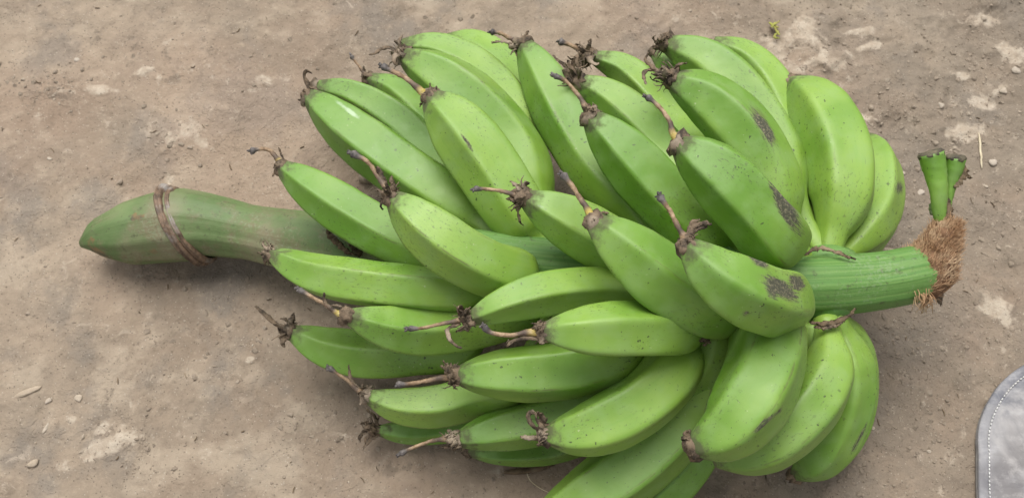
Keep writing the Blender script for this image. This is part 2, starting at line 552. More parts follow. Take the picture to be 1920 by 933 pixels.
def make_ground():
    def axis(a, b, step, far):
        core = np.arange(a, b + step / 2, step)
        ext, d = [], step
        x = 0
        while x < far:
            d *= 1.22
            x += d
            ext.append(x)
        ext = np.array(ext)
        return np.concatenate([(a - ext)[::-1], core, b + ext])
    xs = axis(-0.64, 0.64, 0.0021, 12)
    ys = axis(-0.36, 0.50, 0.0021, 12)
    X, Y = np.meshgrid(xs, ys)
    H = ground_height(X, Y)
    core = sstep(-0.75, -0.6, X)
    # pale crusts
    pale = np.zeros_like(X)
    for (px, py, a, b, ang, amp) in PALE:
        p = at(px, py, 0)
        k = pxm(p)
        ca, sa = math.cos(R(-ang)), math.sin(R(-ang))
        dx, dy = X - p.x, Y - p.y
        u, v = (dx * ca + dy * sa) / (a * k), (-dx * sa + dy * ca) / (b * k)
        g = amp * np.exp(-0.5 * (u * u + v * v) * 1.3)
        pale = np.maximum(pale, g)
    H = H + 0.0012 * sstep(0.35, 0.7, pale)
    ny, nx = X.shape
    V = np.stack([X, Y, H], -1).reshape(-1, 3)
    idx = np.arange(nx * ny).reshape(ny, nx)
    Fq = np.stack([idx[:-1, :-1], idx[:-1, 1:], idx[1:, 1:], idx[1:, :-1]], -1).reshape(-1, 4)
    me = bpy.data.meshes.new("ground")
    me.vertices.add(len(V)); me.vertices.foreach_set('co', V.ravel().astype(np.float32))
    me.loops.add(Fq.size); me.loops.foreach_set('vertex_index', Fq.ravel().astype(np.int32))
    me.polygons.add(len(Fq))
    me.polygons.foreach_set('loop_start', np.arange(0, Fq.size, 4, dtype=np.int32))
    me.polygons.foreach_set('loop_total', np.full(len(Fq), 4, dtype=np.int32))
    me.update(calc_edges=True)
    me.polygons.foreach_set('use_smooth', [True] * len(Fq))
    right_tone = sstep(0.12, 0.40, X + 0.35 * (fbm(X, Y, 5, 91, 4) - 0.5) - 0.12 * Y)  # darker earth tone towards the right, with a noisy boundary
    for nm, arr in (('pale', pale), ('right_tone', right_tone)):
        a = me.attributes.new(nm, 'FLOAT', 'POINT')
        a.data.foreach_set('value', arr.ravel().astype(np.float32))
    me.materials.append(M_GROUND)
    o = bpy.data.objects.new("ground", me)
    COL.objects.link(o)
    tag(o, kind='structure')


make_ground()


GX = np.arange(-0.7, 0.9, 0.002)
GY = np.arange(-0.75, 0.6, 0.002)
GH = ground_height(*np.meshgrid(GX, GY))


def gh(x, y):
    i = min(len(GX) - 1, max(0, int(round((x + 0.7) / 0.002))))
    j = min(len(GY) - 1, max(0, int(round((y + 0.75) / 0.002))))
    return float(GH[j, i])


# ------------------------------------------------------------------ the bunch: stalk
STALK = [(152, 458, 2.9, 14), (185, 446, 3.3, 72), (240, 437, 3.7, 118), (300, 426, 3.9, 133), (345, 422, 4.0, 138), (400, 424, 4.1, 116), (470, 436, 4.6, 104), (560, 452, 5.8, 116),
         (680, 468, 8.0, 112), (850, 478, 11.0, 104), (1000, 492, 12.6, 100), (1150, 508, 13.0, 104), (1300, 528, 13.0, 110), (1450, 536, 12.6, 112), (1550, 534, 12.3, 112), (1640, 526, 12.0, 106), (1718, 512, 12.0, 104), (1742, 505, 12.0, 88)]
bunch = empty("banana_bunch", (0, 0, 0))
bunch.location = (0.0, 0.0, 0.0)
tag(bunch, "big bunch of unripe green cooking bananas lying on its thick stalk on bare earth", "banana bunch")

sp = [at(x, y, z) for x, y, z, w in STALK]
spath, slen = catmull(sp, 110)
sx = [p.x for p in sp]
sr = [w / 2 * pxm(p) for (x, y, z, w), p in zip(STALK, sp)]


def stalk_r(x):
    return interp(x, sx, sr)


def build_stalk():
    T, N, B = frames(spath, Vector((0, 0, 1)))
    V, F, along, skin, scar = [], [], [], [], []
    seg = 56
    n = len(spath)
    rnd = random.Random(3)
    marks = [(255, 408, 22, 9, 0, 1.0), (225, 420, 25, 6, 20, .7), (185, 476, 50, 12, 22, .8), (170, 450, 16, 16, 0, .6), (300, 470, 60, 14, 0, .55), (420, 405, 40, 10, 0, .3), (470, 470, 50, 12, 0, .4), (560, 410, 20, 12, 0, .3)]
    for i in range(n):
        r = stalk_r(spath[i].x)
        for k in range(seg):
            a = 2 * math.pi * k / seg
            rr = r * (1 + 0.02 * math.sin(9 * a + 2 * math.sin(i * .05)) + 0.012 * math.sin(17 * a + 1.3))
            rr *= 1 + 0.05 * (mnoise.noise(spath[i] * 14 + Vector((0, math.cos(a), math.sin(a)))))
            q = spath[i] + B[i] * (math.cos(a) * rr) + N[i] * (math.sin(a) * rr)
            V.append(q)
            along.append(i / (n - 1))
            skin.append((slen * i / (n - 1), a * 0.027, 0))
            x, y = topix(q)
            m = 0
            if N[i].dot(q - spath[i]) > 0:
                for (mx, my, ma, mb, ang, amp) in marks:
                    ca, sa = math.cos(R(ang)), math.sin(R(ang))
                    dx, dy = x - mx, y - my
                    m = max(m, amp * math.exp(-(((dx * ca + dy * sa) / ma) ** 2 + ((-dx * sa + dy * ca) / mb) ** 2)))
            scar.append(m)
    for i in range(n - 1):
        for k in range(seg):
            k2 = (k + 1) % seg
            F.append((i * seg + k, i * seg + k2, (i + 1) * seg + k2, (i + 1) * seg + k))
    F.append(tuple(range(seg - 1, -1, -1)))
    F.append(tuple((n - 1) * seg + k for k in range(seg)))
    return link("stalk", V, F, M_STALK, bunch, {'along': along, 'skin': skin, 'scar': scar})


stalk = build_stalk()


def near_stalk(x):
    return min(range(len(spath)), key=lambda i: abs(spath[i].x - x))


def stalk_ring(px_x, width, lift, lean, name, mat, seed):
    """raised collar round the stalk, leaning by `lean` metres from top to bottom of the picture"""
    rnd = random.Random(seed)
    x0 = at(px_x, 425, 4).x
    i = near_stalk(x0)
    T, N, B = frames(spath, Vector((0, 0, 1)))
    V, F, seg = [], [], 64
    prof = [(-1, -0.004), (-0.8, 0.55), (-0.35, 1.0), (0.0, 0.45), (0.3, 0.85), (0.75, 0.5), (1, -0.004)]
    for k in range(seg):
        a = 2 * math.pi * k / seg
        rad = B[i] * math.cos(a) + N[i] * math.sin(a)
        for (u, h) in prof:
            r = stalk_r(x0) * 1.0 + lift * h * (1 + 0.25 * mnoise.noise(rad * 5 + Vector((seed, u, 0)))) - (0.002 if h < 0 else 0)
            off = width * (u + 0.18 * mnoise.noise(rad * 4)) + lean[0] * math.cos(a) - lean[1] * math.sin(a)
            V.append(spath[i] + rad * r + T[i] * off)
    m = len(prof)
    for k in range(seg):
        k2 = (k + 1) % seg
        for j in range(m - 1):
            F.append((k * m + j, k * m + j + 1, k2 * m + j + 1, k2 * m + j))
    return link(name, V, F, mat, stalk)


stalk_ring(346, 0.0044, 0.0050, (0.0125, 0.012), "leaf_scar_ring", M_RING, 4)
stalk_ring(360, 0.0028, 0.0032, (0.0125, 0.012), "leaf_scar_ring", M_RING, 9)

# ------------------------------------------------------------------ bananas
# (points tip>base: x, y, z cm [photo pixels and height]), width px, ridge angle, flatness p, tone
BAN = {}


def ban(key, pts, width, ridge=0, p=9, tone=0.0, scars=(), glint=(), neck=True, label=None, taper=None, aspect=1.0):
    BAN[key] = dict(pts=pts, w=width, ridge=ridge, p=p, tone=tone, scars=scars, glint=glint, neck=neck, label=label, taper=taper, aspect=aspect)


# upper left hand
ban(1, [(580, 180, 9.2), (650, 238, 9.4), (740, 305, 9.3), (830, 368, 9.2), (905, 418, 9.4)], 112, 22, 10, 0.02, glint=[(655, 208, 44, 5, 37, .75)])
ban(2, [(592, 162, 6.6), (660, 178, 6.6), (745, 228, 6.3), (825, 305, 6.3), (895, 390, 8.0)], 82, 25, 10, 0.02)
ban(3, [(690, 148, 4.0), (742, 172, 4.0), (805, 232, 4.0), (870, 320, 5.5), (930, 400, 8.5)], 82, 10, 8, 0.05)
ban(4, [(757, 104, 13.2), (832, 148, 12.6), (910, 215, 11.8), (968, 290, 11.0), (1000, 380, 11.0)], 118, -38, 9, 0.10)
ban(5, [(752, 85, 8.6), (825, 96, 8.4), (905, 140, 8.0), (968, 212, 8.0), (990, 300, 7.5)], 88, 18, 9, 0.08)
ban(6, [(838, 74, 5.0), (895, 90, 5.0), (950, 138, 5.0), (990, 205, 4.6), (1000, 290, 5.0)], 84, 10, 8, 0.08)
ban(7, [(806, 182, 16.0), (858, 238, 15.4), (912, 308, 14.6), (962, 385, 13.6), (1002, 442, 12.6)], 124, 10, 9, 0.06, scars=[(876, 268, 26, 3.5, 58, .8)])
# upper middle hand
ban(8, [(982, 82, 11.2), (1022, 150, 10.8), (1070, 240, 10.4), (1126, 325, 10.4), (1190, 392, 11.0)], 112, 15, 10, 0.0)
ban(9, [(1110, 106, 8.8), (1170, 132, 8.2), (1232, 192, 8.2), (1285, 260, 9.0), (1340, 350, 11)], 84, 12, 9, 0.05)
ban(10, [(1084, 152, 13.2), (1140, 182, 12.4), (1204, 238, 11.8), (1262, 302, 11.4), (1330, 390, 12)], 102, 10, 9, 0.06)
ban(11, [(1106, 218, 17.6), (1166, 280, 16.4), (1232, 352, 15.2), (1300, 418, 14.0), (1360, 462, 13.0)], 120, 14, 11, -0.02)
# upper right hand
ban(12, [(1248, 80, 13.4), (1325, 116, 13.0), (1398, 188, 12.6), (1452, 275, 12.2), (1480, 370, 12.2)], 108, -48, 8, 0.10)
ban(13, [(1336, 80, 9.8), (1400, 112, 9.6), (1452, 178, 9.6), (1484, 265, 9.8), (1490, 360, 10.5)], 86, 5, 8, 0.12)
ban(14, [(1258, 148, 17.6), (1330, 188, 16.8), (1396, 252, 16.2), (1442, 330, 15.2), (1464, 404, 14.4)], 118, -30, 8, 0.06, scars=[(1432, 238, 42, 11, 58, .95)], label="green banana with a long dark bruise along its back")
ban(15, [(1272, 268, 22.0), (1342, 322, 21.0), (1402, 382, 19.8), (1444, 432, 18.2), (1466, 458, 15.4)], 138, 14, 10, 0.0, scars=[(1474, 388, 52, 16, 62, 1.0), (1445, 345, 14, 6, 60, .6)], glint=[(1385, 300, 20, 16, 40, .55)], label="green banana with a broad grey bruise near its stalk end")
ban(16, [(1226, 100, 10.5), (1285, 150, 10.5), (1345, 215, 10.5), (1400, 290, 11.0)], 62, 0, 8, 0.06)
# right hand, far side
ban(17, [(1486, 152, 10.8), (1538, 212, 12.2), (1574, 290, 13.0), (1580, 370, 13.0), (1562, 436, 12.6), (1552, 480, 12.2)], 132, -62, 6, 0.06, neck=False, taper='neck')
ban(18, [(1628, 256, 7.2), (1648, 315, 8.6), (1646, 385, 9.6), (1612, 445, 10.6), (1572, 488, 11.4)], 92, -20, 6, 0.12, neck=False, taper='neck', scars=[(1686, 352, 10, 14, 0, .7)])
ban(19, [(1500, 340, 9.5), (1516, 400, 9.8), (1522, 450, 10.5), (1528, 495, 11.5)], 52, 0, 7, 0.0, neck=False)
ban(44, [(1660, 330, 4.0), (1652, 400, 5.0), (1622, 452, 7.0), (1585, 492, 10)], 74, 0, 7, -0.05, neck=False)
# near the middle, over the stalk
ban(20, [(528, 313, 14.6), (598, 362, 14.4), (680, 414, 14.0), (762, 458, 13.6), (840, 488, 13.4)], 94, 8, 11, 0.08)
ban(21, [(736, 370, 20.0), (796, 424, 19.4), (866, 474, 18.4), (936, 506, 16.6), (980, 512, 14.4)], 112, 16, 11, 0.10)
ban(22, [(508, 476, 13.0), (588, 513, 13.2), (690, 532, 13.8), (790, 541, 13.6), (885, 543, 13.2)], 90, -30, 10, 0.10)
ban(23, [(984, 370, 20.0), (1052, 405, 19.0), (1128, 448, 17.4), (1205, 490, 15.6), (1270, 515, 14.4)], 112, 12, 11, 0.06, glint=[(1016, 388, 18, 4, 25, .4)])
ban(24, [(1112, 414, 23.0), (1176, 470, 22.0), (1238, 522, 20.6), (1308, 562, 18.4), (1365, 580, 15.0)], 128, -12, 7, 0.08)
ban(25, [(1286, 460, 26.0), (1340, 512, 25.2), (1396, 546, 24.0), (1446, 563, 21.4), (1470, 562, 16.6)], 134, 10, 7, 0.0, scars=[(1424, 490, 22, 9, 38, .9), (1464, 540, 36, 15, 32, 1.0), (1494, 530, 17, 13, 40, 1.0), (1450, 542, 12, 20, 0, .9), (1400, 588, 9, 9, 0, .7)], label="front green banana with grey scuffs near its stalk end")
# lower hands
ban(26, [(880, 598, 17.4), (958, 566, 17.8), (1045, 546, 17.0), (1130, 542, 15.6), (1215, 552, 14.6)], 86, 6, 10, 0.08)
ban(27, [(1018, 621, 20.0), (1088, 621, 20.0), (1166, 619, 19.2), (1240, 617, 17.6), (1290, 608, 15.0)], 112, 55, 8, 0.04)
ban(28, [(650, 592, 15.4), (728, 615, 13.4), (812, 619, 11.8), (895, 606, 11.0), (985, 580, 12.0)], 98, 4, 11, 0.06)
ban(29, [(544, 622, 6.0), (618, 654, 5.4), (702, 668, 5.4), (784, 662, 6.0), (880, 640, 8.0)], 92, -15, 10, 0.06)
ban(30, [(855, 704, 13.6), (930, 702, 13.6), (1012, 700, 13.4), (1092, 688, 13.2), (1180, 655, 13.0)], 110, 34, 10, 0.02)
ban(31, [(688, 742, 7.4), (750, 757, 7.0), (822, 757, 6.8), (890, 738, 7.6), (980, 700, 9.5)], 84, 22, 11, 0.0)
ban(32, [(706, 806, 2.8), (760, 808, 2.6), (828, 800, 2.6), (900, 785, 4.2), (990, 750, 7)], 62, 20, 9, -0.06)
ban(33, [(856, 824, 8.0), (930, 806, 7.8), (1020, 784, 7.8), (1112, 748, 8.6), (1200, 690, 10.2)], 96, 34, 10, 0.02)
ban(34, [(878, 846, 2.8), (950, 848, 2.8), (1040, 838, 2.8), (1120, 806, 4.4), (1200, 740, 8)], 62, 30, 9, -0.08)
ban(35, [(1024, 816, 13.0), (1104, 804, 13.4), (1184, 768, 13.6), (1248, 712, 13.4), (1280, 650, 13.0)], 126, 40, 8, 0.06)
ban(37, [(1000, 985, 6.0), (1112, 925, 7.0), (1212, 852, 7.6), (1282, 768, 8.4), (1322, 670, 10.6)], 134, 34, 9, 0.04)
ban(38, [(1130, 995, 2.8), (1222, 930, 3.4), (1290, 850, 4.2), (1330, 760, 6.0), (1350, 660, 9.6)], 104, 10, 8, 0.0)
ban(43, [(1180, 780, 8.0), (1262, 735, 10.0), (1330, 670, 12.6), (1345, 612, 14.0)], 86, 10, 8, 0.14)
# right hand, near side
ban(39, [(1298, 838, 16.4), (1366, 804, 17.4), (1416, 738, 17.8), (1442, 665, 17.0), (1444, 596, 14.6)], 150, 44, 6, 0.08, scars=[(1430, 795, 34, 6, -42, .8), (1458, 772, 10, 5, -42, .8)])
ban(40, [(1338, 864, 10.0), (1430, 836, 11.6), (1508, 772, 12.4), (1550, 700, 12.4), (1554, 645, 12.4), (1548, 598, 12.2)], 122, 48, 6, 0.04, neck=False, taper='neck')
ban(41, [(1490, 892, 4.0), (1540, 850, 6.0), (1574, 772, 7.6), (1586, 695, 9.0), (1576, 632, 10.4), (1560, 590, 11.6)], 116, 20, 8, 0.02, neck=False, taper='neck', scars=[(1612, 820, 36, 5, -62, .75)])
ban(42, [(1570, 880, 2.4), (1600, 800, 3.6), (1612, 715, 5.6), (1604, 640, 8.4), (1570, 585, 11.2)], 70, 0, 7, 0.10, neck=False, taper='neck')
ban(45, [(1440, 800, 6.0), (1500, 735, 7.5), (1522, 665, 9.5), (1525, 600, 11.5)], 84, 0, 7, -0.04, neck=False)


def build_banana(key, d):
    pts = [at(*p) for p in d['pts']]
    base = pts[-1]
    npt = len(d['pts'])
    if d['neck']:
        i = near_stalk(min(base.x + (0.0 if key in (21, 25, 15, 24) else 0.03), spath[-12].x))
        ax = spath[i]
        v = (base - ax)
        end = ax + v.normalized() * stalk_r(ax.x) * 0.75 if v.length > 1e-4 else ax
        main = catmull(pts, 30)[1]
        pts.append(end)
    path, L = catmull(pts, 46)
    n = len(path)
    sb = main / L if d['neck'] else 1.0
    mid = path[n // 2]
    ref = (CAMP - mid).normalized()
    T, N, B = frames(path, ref)
    seg = 72
    rnd = random.Random(key * 7 + 1)
    ridges = [R(d['ridge']) + 2 * math.pi * k / 5 + R(rnd.uniform(-7, 7)) for k in range(5)]
    normals = []
    for k in range(5):
        a, b = ridges[k], ridges[(k + 1) % 5]
        if b < a: b += 2 * math.pi
        normals.append((a + b) / 2)
    pw = d['p']
    ang = [2 * math.pi * k / seg for k in range(seg)]

    def sect(a, p):
        s = sum(max(0.0, math.cos(a - m)) ** p for m in normals)
        return s ** (-1 / p)
    base_sec = [sect(a, pw * (3.0 if pw >= 9 else 1.8)) for a in ang]
    mx = max(base_sec)
    base_sec = [x / mx for x in base_sec]
    rdg = [max(math.exp(-((math.remainder(a - r, 2 * math.pi)) / 0.13) ** 2) for r in ridges) for a in ang]
    wids = []
    if d['taper'] == 'neck':
        xs, ys = [0, .02, .06, .14, .26, .4, .58, .72, .82, .90, 1.0], [.20, .30, .46, .72, .93, 1, 1, .90, .66, .42, .36]
    else:
        e = sb
        xs = [0, .012, .05 * e, .12 * e, .24 * e, .38 * e, .62 * e, .80 * e, .93 * e, e, e + (1 - e) * .35 + 1e-3, 1.001]
        ys = [.28, .34, .46, .67, .89, 1, 1.0, .96, .85, .66, .40, .34]
    V, F, along, skin, scar, glint, ridge, tone = [], [], [], [], [], [], [], []
    tj = rnd.uniform(-.17, .12)
    off = Vector((rnd.uniform(-50, 50), rnd.uniform(-50, 50), 0))
    for i in range(n):
        s = i / (n - 1)
        # smoothed profile
        pr = sum(interp(min(1, max(0, s + o)), xs, ys) for o in (-.02, -.01, 0, .01, .02)) / 5 if s > 0.03 else interp(s, xs, ys)
        r = d['w'] * .53 * pxm(path[i]) * pr
        wob = 1 + 0.03 * mnoise.noise(path[i] * 22 + off)
        rf = min(1.0, 0.35 + 1.1 * (1 - abs(2 * min(1, s / max(sb, .01)) - 0.75)))   # how angular the section is here
        for k in range(seg):
            a = ang[k]
            rr = r * wob * (1 + (base_sec[k] - 1) * max(0.3, rf) * 1.15)
            rr *= 1 + 0.012 * mnoise.noise(path[i] * 40 + Vector((math.cos(a), math.sin(a), key)))
            q = path[i] + N[i] * (math.cos(a) * rr * d['aspect']) + B[i] * (math.sin(a) * rr)
            V.append(q)
            along.append(min(1.0, s / sb))
            skin.append((L * s + off.x, a * 0.024 + off.y, 0))
            ridge.append(rdg[k] * min(1, s * 6))
            tone.append(d['tone'] + tj)
            m = l = 0.0
            if d['scars'] or d['glint']:
                facing = N[i].dot(q - path[i]) > -0.2 * r
                if facing:
                    x, y = topix(q)
                    for lst, which in ((d['scars'], 0), (d['glint'], 1)):
                        for (mx_, my_, ma, mb, an, amp) in lst:
                            ca, sa = math.cos(R(an)), math.sin(R(an))
                            dx, dy = x - mx_, y - my_
                            g = amp * math.exp(-0.7 * (((dx * ca + dy * sa) / ma) ** 2 + ((-dx * sa + dy * ca) / mb) ** 2))
                            if which == 0: m = max(m, g)
                            else: l = max(l, g)
            scar.append(m); glint.append(l)
    for i in range(n - 1):
        for k in range(seg):
            k2 = (k + 1) % seg
            F.append((i * seg + k, i * seg + k2, (i + 1) * seg + k2, (i + 1) * seg + k))
    F.append(tuple(range(seg - 1, -1, -1)))
    F.append(tuple((n - 1) * seg + k for k in range(seg)))
    o = link("banana", V, F, M_BAN, bunch, {'along': along, 'skin': skin, 'scar': scar, 'glint': glint, 'ridge': ridge, 'tone': tone})
    if d['label']: o['label'] = d['label']
    d['obj'], d['tip'], d['dir'] = o, path[0], -T[1]
    d['tr'] = d['w'] * .53 * pxm(path[0]) * ys[0]
    return o


for key, d in BAN.items():
    build_banana(key, d)


# ------------------------------------------------------------------ dried flowers on the banana tips
def build_style(key, pix, thick=3.0, yellow=0.0, rise=0.6, knob=1.0):
    d = BAN[key]
    rnd = random.Random(key + 100)
    tipz = d['tip'].z * 100
    n0 = len(pix)
    pts = [d['tip'] - d['dir'] * 0.004]
    for j, (x, y) in enumerate(pix):
        pts.append(at(x, y, tipz + rise * (j + 1) / n0))
    path, L = catmull(pts, 30)
    ra = []
    for i in range(30):
        s = i / 29
        f = interp(s, [0, .08, .25, .38, .6, .85, .91, .96, 1], [2.0, 1.9, 1.45, 1.05, .85, .85, 1.2 * knob, 1.75 * knob, 1.0])
        ra.append(thick * 1.4 * pxm(path[i]) * f * (1 + 0.18 * mnoise.noise(path[i] * 260)))
    path = [p + Vector((mnoise.noise(p * 70), mnoise.noise(p * 70 + Vector((9, 0, 0))), mnoise.noise(p * 70 + Vector((0, 9, 0))))) * 0.0012 * min(1, i / 6) for i, p in enumerate(path)]
    V, F = sweep(path, ra, seg=10, jit=0.00018, rnd=rnd)
    # little teeth of the stigma
    e, dr = path[-1], (path[-1] - path[-3]).normalized()
    nb = len(V)
    for k in range(5):
        v = (dr * rnd.uniform(.3, 1) + Vector((rnd.gauss(0, .7), rnd.gauss(0, .7), rnd.gauss(0, .7)))).normalized()
        sweep([e - dr * .001, e + v * .0018, e + v * .0034], [.0013, .0011, .0005], seg=5, V=V, F=F)
    al = [min(1, i // 10 / 29) for i in range(300)] + [0, 1] + [1.0] * (len(V) - nb)
    al = al[:len(V)]
    link("flower_style", V, F, M_STYLE, d['obj'], {'along': al, 'yellow': [yellow] * len(V)})


def build_petals(key, n=5, length=22, curl=1.0, width=4.5, collar=True, strands=(), spread=0.55, toward=None):
    if n > 3: n, length, width = n + 4, length * 1.12, width * 1.25
    """withered petals: thin crumpled strips round the tip; strands: explicit pixel paths"""
    d = BAN[key]
    rnd = random.Random(key + 500)
    tip, dr, tr = d['tip'], d['dir'].normalized(), d['tr']
    k_ = pxm(tip)
    if toward:
        t3 = at(toward[0], toward[1], tip.z * 100 + 0.4)
        dr2 = (t3 - tip).normalized()
    else:
        dr2 = dr
    u = dr.orthogonal().normalized()
    v = dr.cross(u)
    V, F = [], []
    if collar:
        # ragged dark cup
        sg = 18
        for (off, rr) in ((-0.0035, 1.12), (0.0, 1.12), (0.0035, .92), (0.0055, .55)):
            for k in range(sg):
                a = 2 * math.pi * k / sg
                j = 1 + 0.22 * rnd.gauss(0, 1) * (0.5 if off < 0 else 1)
                V.append(tip + (u * math.cos(a) + v * math.sin(a)) * tr * rr * max(.5, j) + dr * (off + rnd.gauss(0, .0009)))
        for i in range(3):
            for k in range(sg):
                k2 = (k + 1) % sg
                F.append((i * sg + k, i * sg + k2, (i + 1) * sg + k2, (i + 1) * sg + k))
        F.append(tuple(3 * sg + k for k in range(sg)))
    for j in range(n):
        a = 2 * math.pi * (j + rnd.uniform(-.3, .3)) / n
        rad = u * math.cos(a) + v * math.sin(a)
        Lp = length * k_ * rnd.uniform(.55, 1.1)
        p = tip + rad * tr * rnd.uniform(.3, .95) - dr * 0.001
        dirv = (dr2 + rad * spread * rnd.uniform(.2, 1.1)).normalized()
        axis = Vector((rnd.gauss(0, 1), rnd.gauss(0, 1), rnd.gauss(0, 1))).normalized()
        m = 9
        path = [p.copy()]
        rot = curl * rnd.uniform(.05, .5)
        for i in range(m):
            dirv = Matrix.Rotation(rot * (0.3 + i / m), 3, axis) @ dirv
            dirv = (dirv + Vector((rnd.gauss(0, .22), rnd.gauss(0, .22), rnd.gauss(0, .22)))).normalized()
            p = p + dirv * Lp / m
            path.append(p.copy())
        wd = width * k_ * rnd.uniform(.6, 1.3)
        ra = [wd * interp(i / m, [0, .3, .7, 1], [.8, 1.0, .75, .25]) * rnd.uniform(.65, 1.25) for i in range(m + 1)]
        rb = [max(0.00035, x * 0.24) for x in ra]
        sweep(path, ra, rb, seg=6, ref=rad + Vector((0, 0, .01)), jit=0.0004, rnd=rnd, V=V, F=F, twist=rnd.uniform(-.3, .3))
    for j in range(n + 5 if n > 3 else 2):
        a = rnd.uniform(0, 2 * math.pi)
        rad = u * math.cos(a) + v * math.sin(a)
        dirv = (dr2 + rad * spread * rnd.uniform(.1, 1.3)).normalized()
        p = tip + rad * tr * rnd.uniform(.4, 1.05)
        path = [p.copy()]
        Ls = length * k_ * rnd.uniform(.3, .95)
        for i in range(6):
            dirv = (dirv + Vector((rnd.gauss(0, .4), rnd.gauss(0, .4), rnd.gauss(0, .4)))).normalized()
            p = p + dirv * Ls / 6
            path.append(p.copy())
        th = rnd.uniform(.8, 1.7) * k_
        sweep(path, [th, th, th, th * .9, th * .8, th * .7, th * .4], [th * .5] * 7, seg=5, V=V, F=F)
    for (pix, th) in strands:
        z0 = tip.z * 100
        pts = [at(x, y, z0 + 0.35 * q) for q, (x, y) in enumerate(pix)]
        path, L = catmull(pts, 16)
        ra = [th * k_ * interp(i / 15, [0, .3, .8, 1], [1.2, 1, .8, .35]) * rnd.uniform(.75, 1.25) for i in range(16)]
        sweep(path, ra, [x * .35 for x in ra], seg=7, jit=0.0003, rnd=rnd, V=V, F=F, twist=.18)
    link("withered_petals", V, F, M_PETAL, d['obj'])


build_petals(1, 4, 16, 1.2, 4, strands=[([(583, 172), (574, 152), (570, 140), (576, 133), (585, 137)], 4)])
build_petals(2, 2, 10)
build_style(3, [(680, 136), (668, 118), (658, 104)], 2.0)
build_petals(3, 3, 16, strands=[([(688, 145), (683, 132), (681, 124)], 3)])
build_petals(4, 7, 34, 1.3, 5, strands=[([(750, 108), (735, 90), (716, 91), (704, 100), (692, 103)], 4)], toward=(725, 92))
build_style(7, [(790, 172), (770, 155), (745, 138), (716, 124)], 3.6, .8)
build_petals(7, 5, 16, strands=[([(800, 178), (806, 165), (806, 155)], 1.5)])
build_style(8, [(960, 74), (940, 64), (920, 60)], 3.0)
build_petals(8, 6, 30, 1.0, 5, strands=[([(970, 82), (945, 78), (922, 80)], 3.4), ([(975, 88), (962, 96), (958, 103)], 2)], toward=(930, 76))
build_style(9, [(1090, 94), (1068, 84), (1050, 78)], 3.2, .5)
build_petals(9, 9, 46, 1.0, 5.5, toward=(1060, 112))
build_petals(10, 10, 52, 1.0, 5, strands=[([(1080, 150), (1062, 125), (1045, 112), (1037, 104)], 4)], toward=(1040, 112))
build_style(11, [(1096, 200), (1082, 175), (1060, 152), (1038, 142)], 2.9)
build_petals(11, 9, 30, 1.1, 5.5, toward=(1104, 178))
build_petals(12, 8, 38, 1.2, 4.5, strands=[([(1246, 74), (1238, 66), (1250, 62)], 1.6)], toward=(1208, 74))
build_petals(14, 8, 42, 1.1, 4.5, strands=[([(1250, 145), (1222, 125), (1210, 112), (1216, 98)], 4.5), ([(1235, 130), (1212, 132), (1207, 145), (1212, 158)], 4)], toward=(1215, 112))
build_style(15, [(1260, 250), (1254, 228), (1240, 205), (1222, 189), (1210, 182)], 3.2, .7)
build_petals(15, 7, 14, 1.2, 5)
build_petals(16, 3, 14)
build_petals(17, 3, 9)
build_style(20, [(516, 292), (505, 282), (488, 280), (470, 284)], 2.9, 1.0)
build_petals(20, 4, 12, strands=[([(534, 306), (528, 290), (522, 276)], 1.5)])
build_style(21, [(712, 335), (698, 314), (680, 298), (658, 287)], 3.3)
build_petals(21, 10, 34, .9, 6, toward=(712, 330), strands=[([(722, 345), (712, 322), (706, 312)], 6)])
build_petals(22, 6, 24, 1.2, 4.5, toward=(480, 464))
build_style(23, [(955, 362), (920, 355), (888, 355)], 2.9)
build_petals(23, 12, 42, 1.4, 6.5, spread=.9, toward=(935, 358))
build_style(24, [(1104, 396), (1090, 374), (1074, 350), (1054, 327)], 3.8, 1.0)
build_petals(24, 5, 10, 1.0, 5, strands=[([(1122, 405), (1130, 398), (1142, 400)], 3)])
build_style(25, [(1278, 434), (1266, 412), (1250, 388), (1236, 366)], 3.6)
build_petals(25, 7, 20, .9, 6, toward=(1280, 425), strands=[([(1290, 448), (1300, 425), (1318, 418), (1334, 420)], 6), ([(1292, 446), (1306, 430), (1326, 424)], 5), ([(1290, 446), (1296, 420), (1312, 412)], 5)])
build_style(26, [(850, 602), (810, 610), (764, 616)], 2.6)
build_petals(26, 9, 36, 1.0, 6, toward=(838, 604), strands=[([(862, 606), (840, 616), (844, 636), (856, 648), (866, 652)], 4)])
build_style(27, [(990, 624), (950, 628), (920, 624), (904, 612)], 3.4, .6)
build_petals(27, 8, 24, 1.3, 5.5, strands=[([(1010, 634), (980, 634), (960, 640), (948, 648), (954, 636)], 4)])
build_style(28, [(632, 584), (608, 570), (584, 556), (560, 542)], 2.9, 1.0)
build_petals(28, 5, 14, 1.0, 4.5, strands=[([(630, 584), (614, 574), (608, 560), (608, 548)], 4), ([(652, 590), (640, 574), (620, 572)], 2.5)])
build_petals(29, 6, 36, .7, 5, toward=(505, 598), strands=[([(542, 620), (515, 605), (500, 592), (479, 573)], 5)])
build_style(30, [(825, 710), (785, 716), (745, 719)], 3.2)
build_petals(30, 9, 34, 1.0, 6, toward=(825, 708))
build_style(31, [(668, 728), (650, 710), (634, 700), (616, 688)], 2.6)
build_petals(31, 7, 26, .9, 5, toward=(664, 722), strands=[([(672, 730), (658, 710), (654, 684)], 3.5)])
build_petals(32, 7, 42, .8, 6, toward=(662, 803))
build_style(33, [(830, 824), (790, 832), (750, 850)], 2.7)
build_petals(33, 7, 32, .8, 5.5, toward=(825, 826))
build_petals(34, 3, 22, .6, 4, toward=(868, 868))
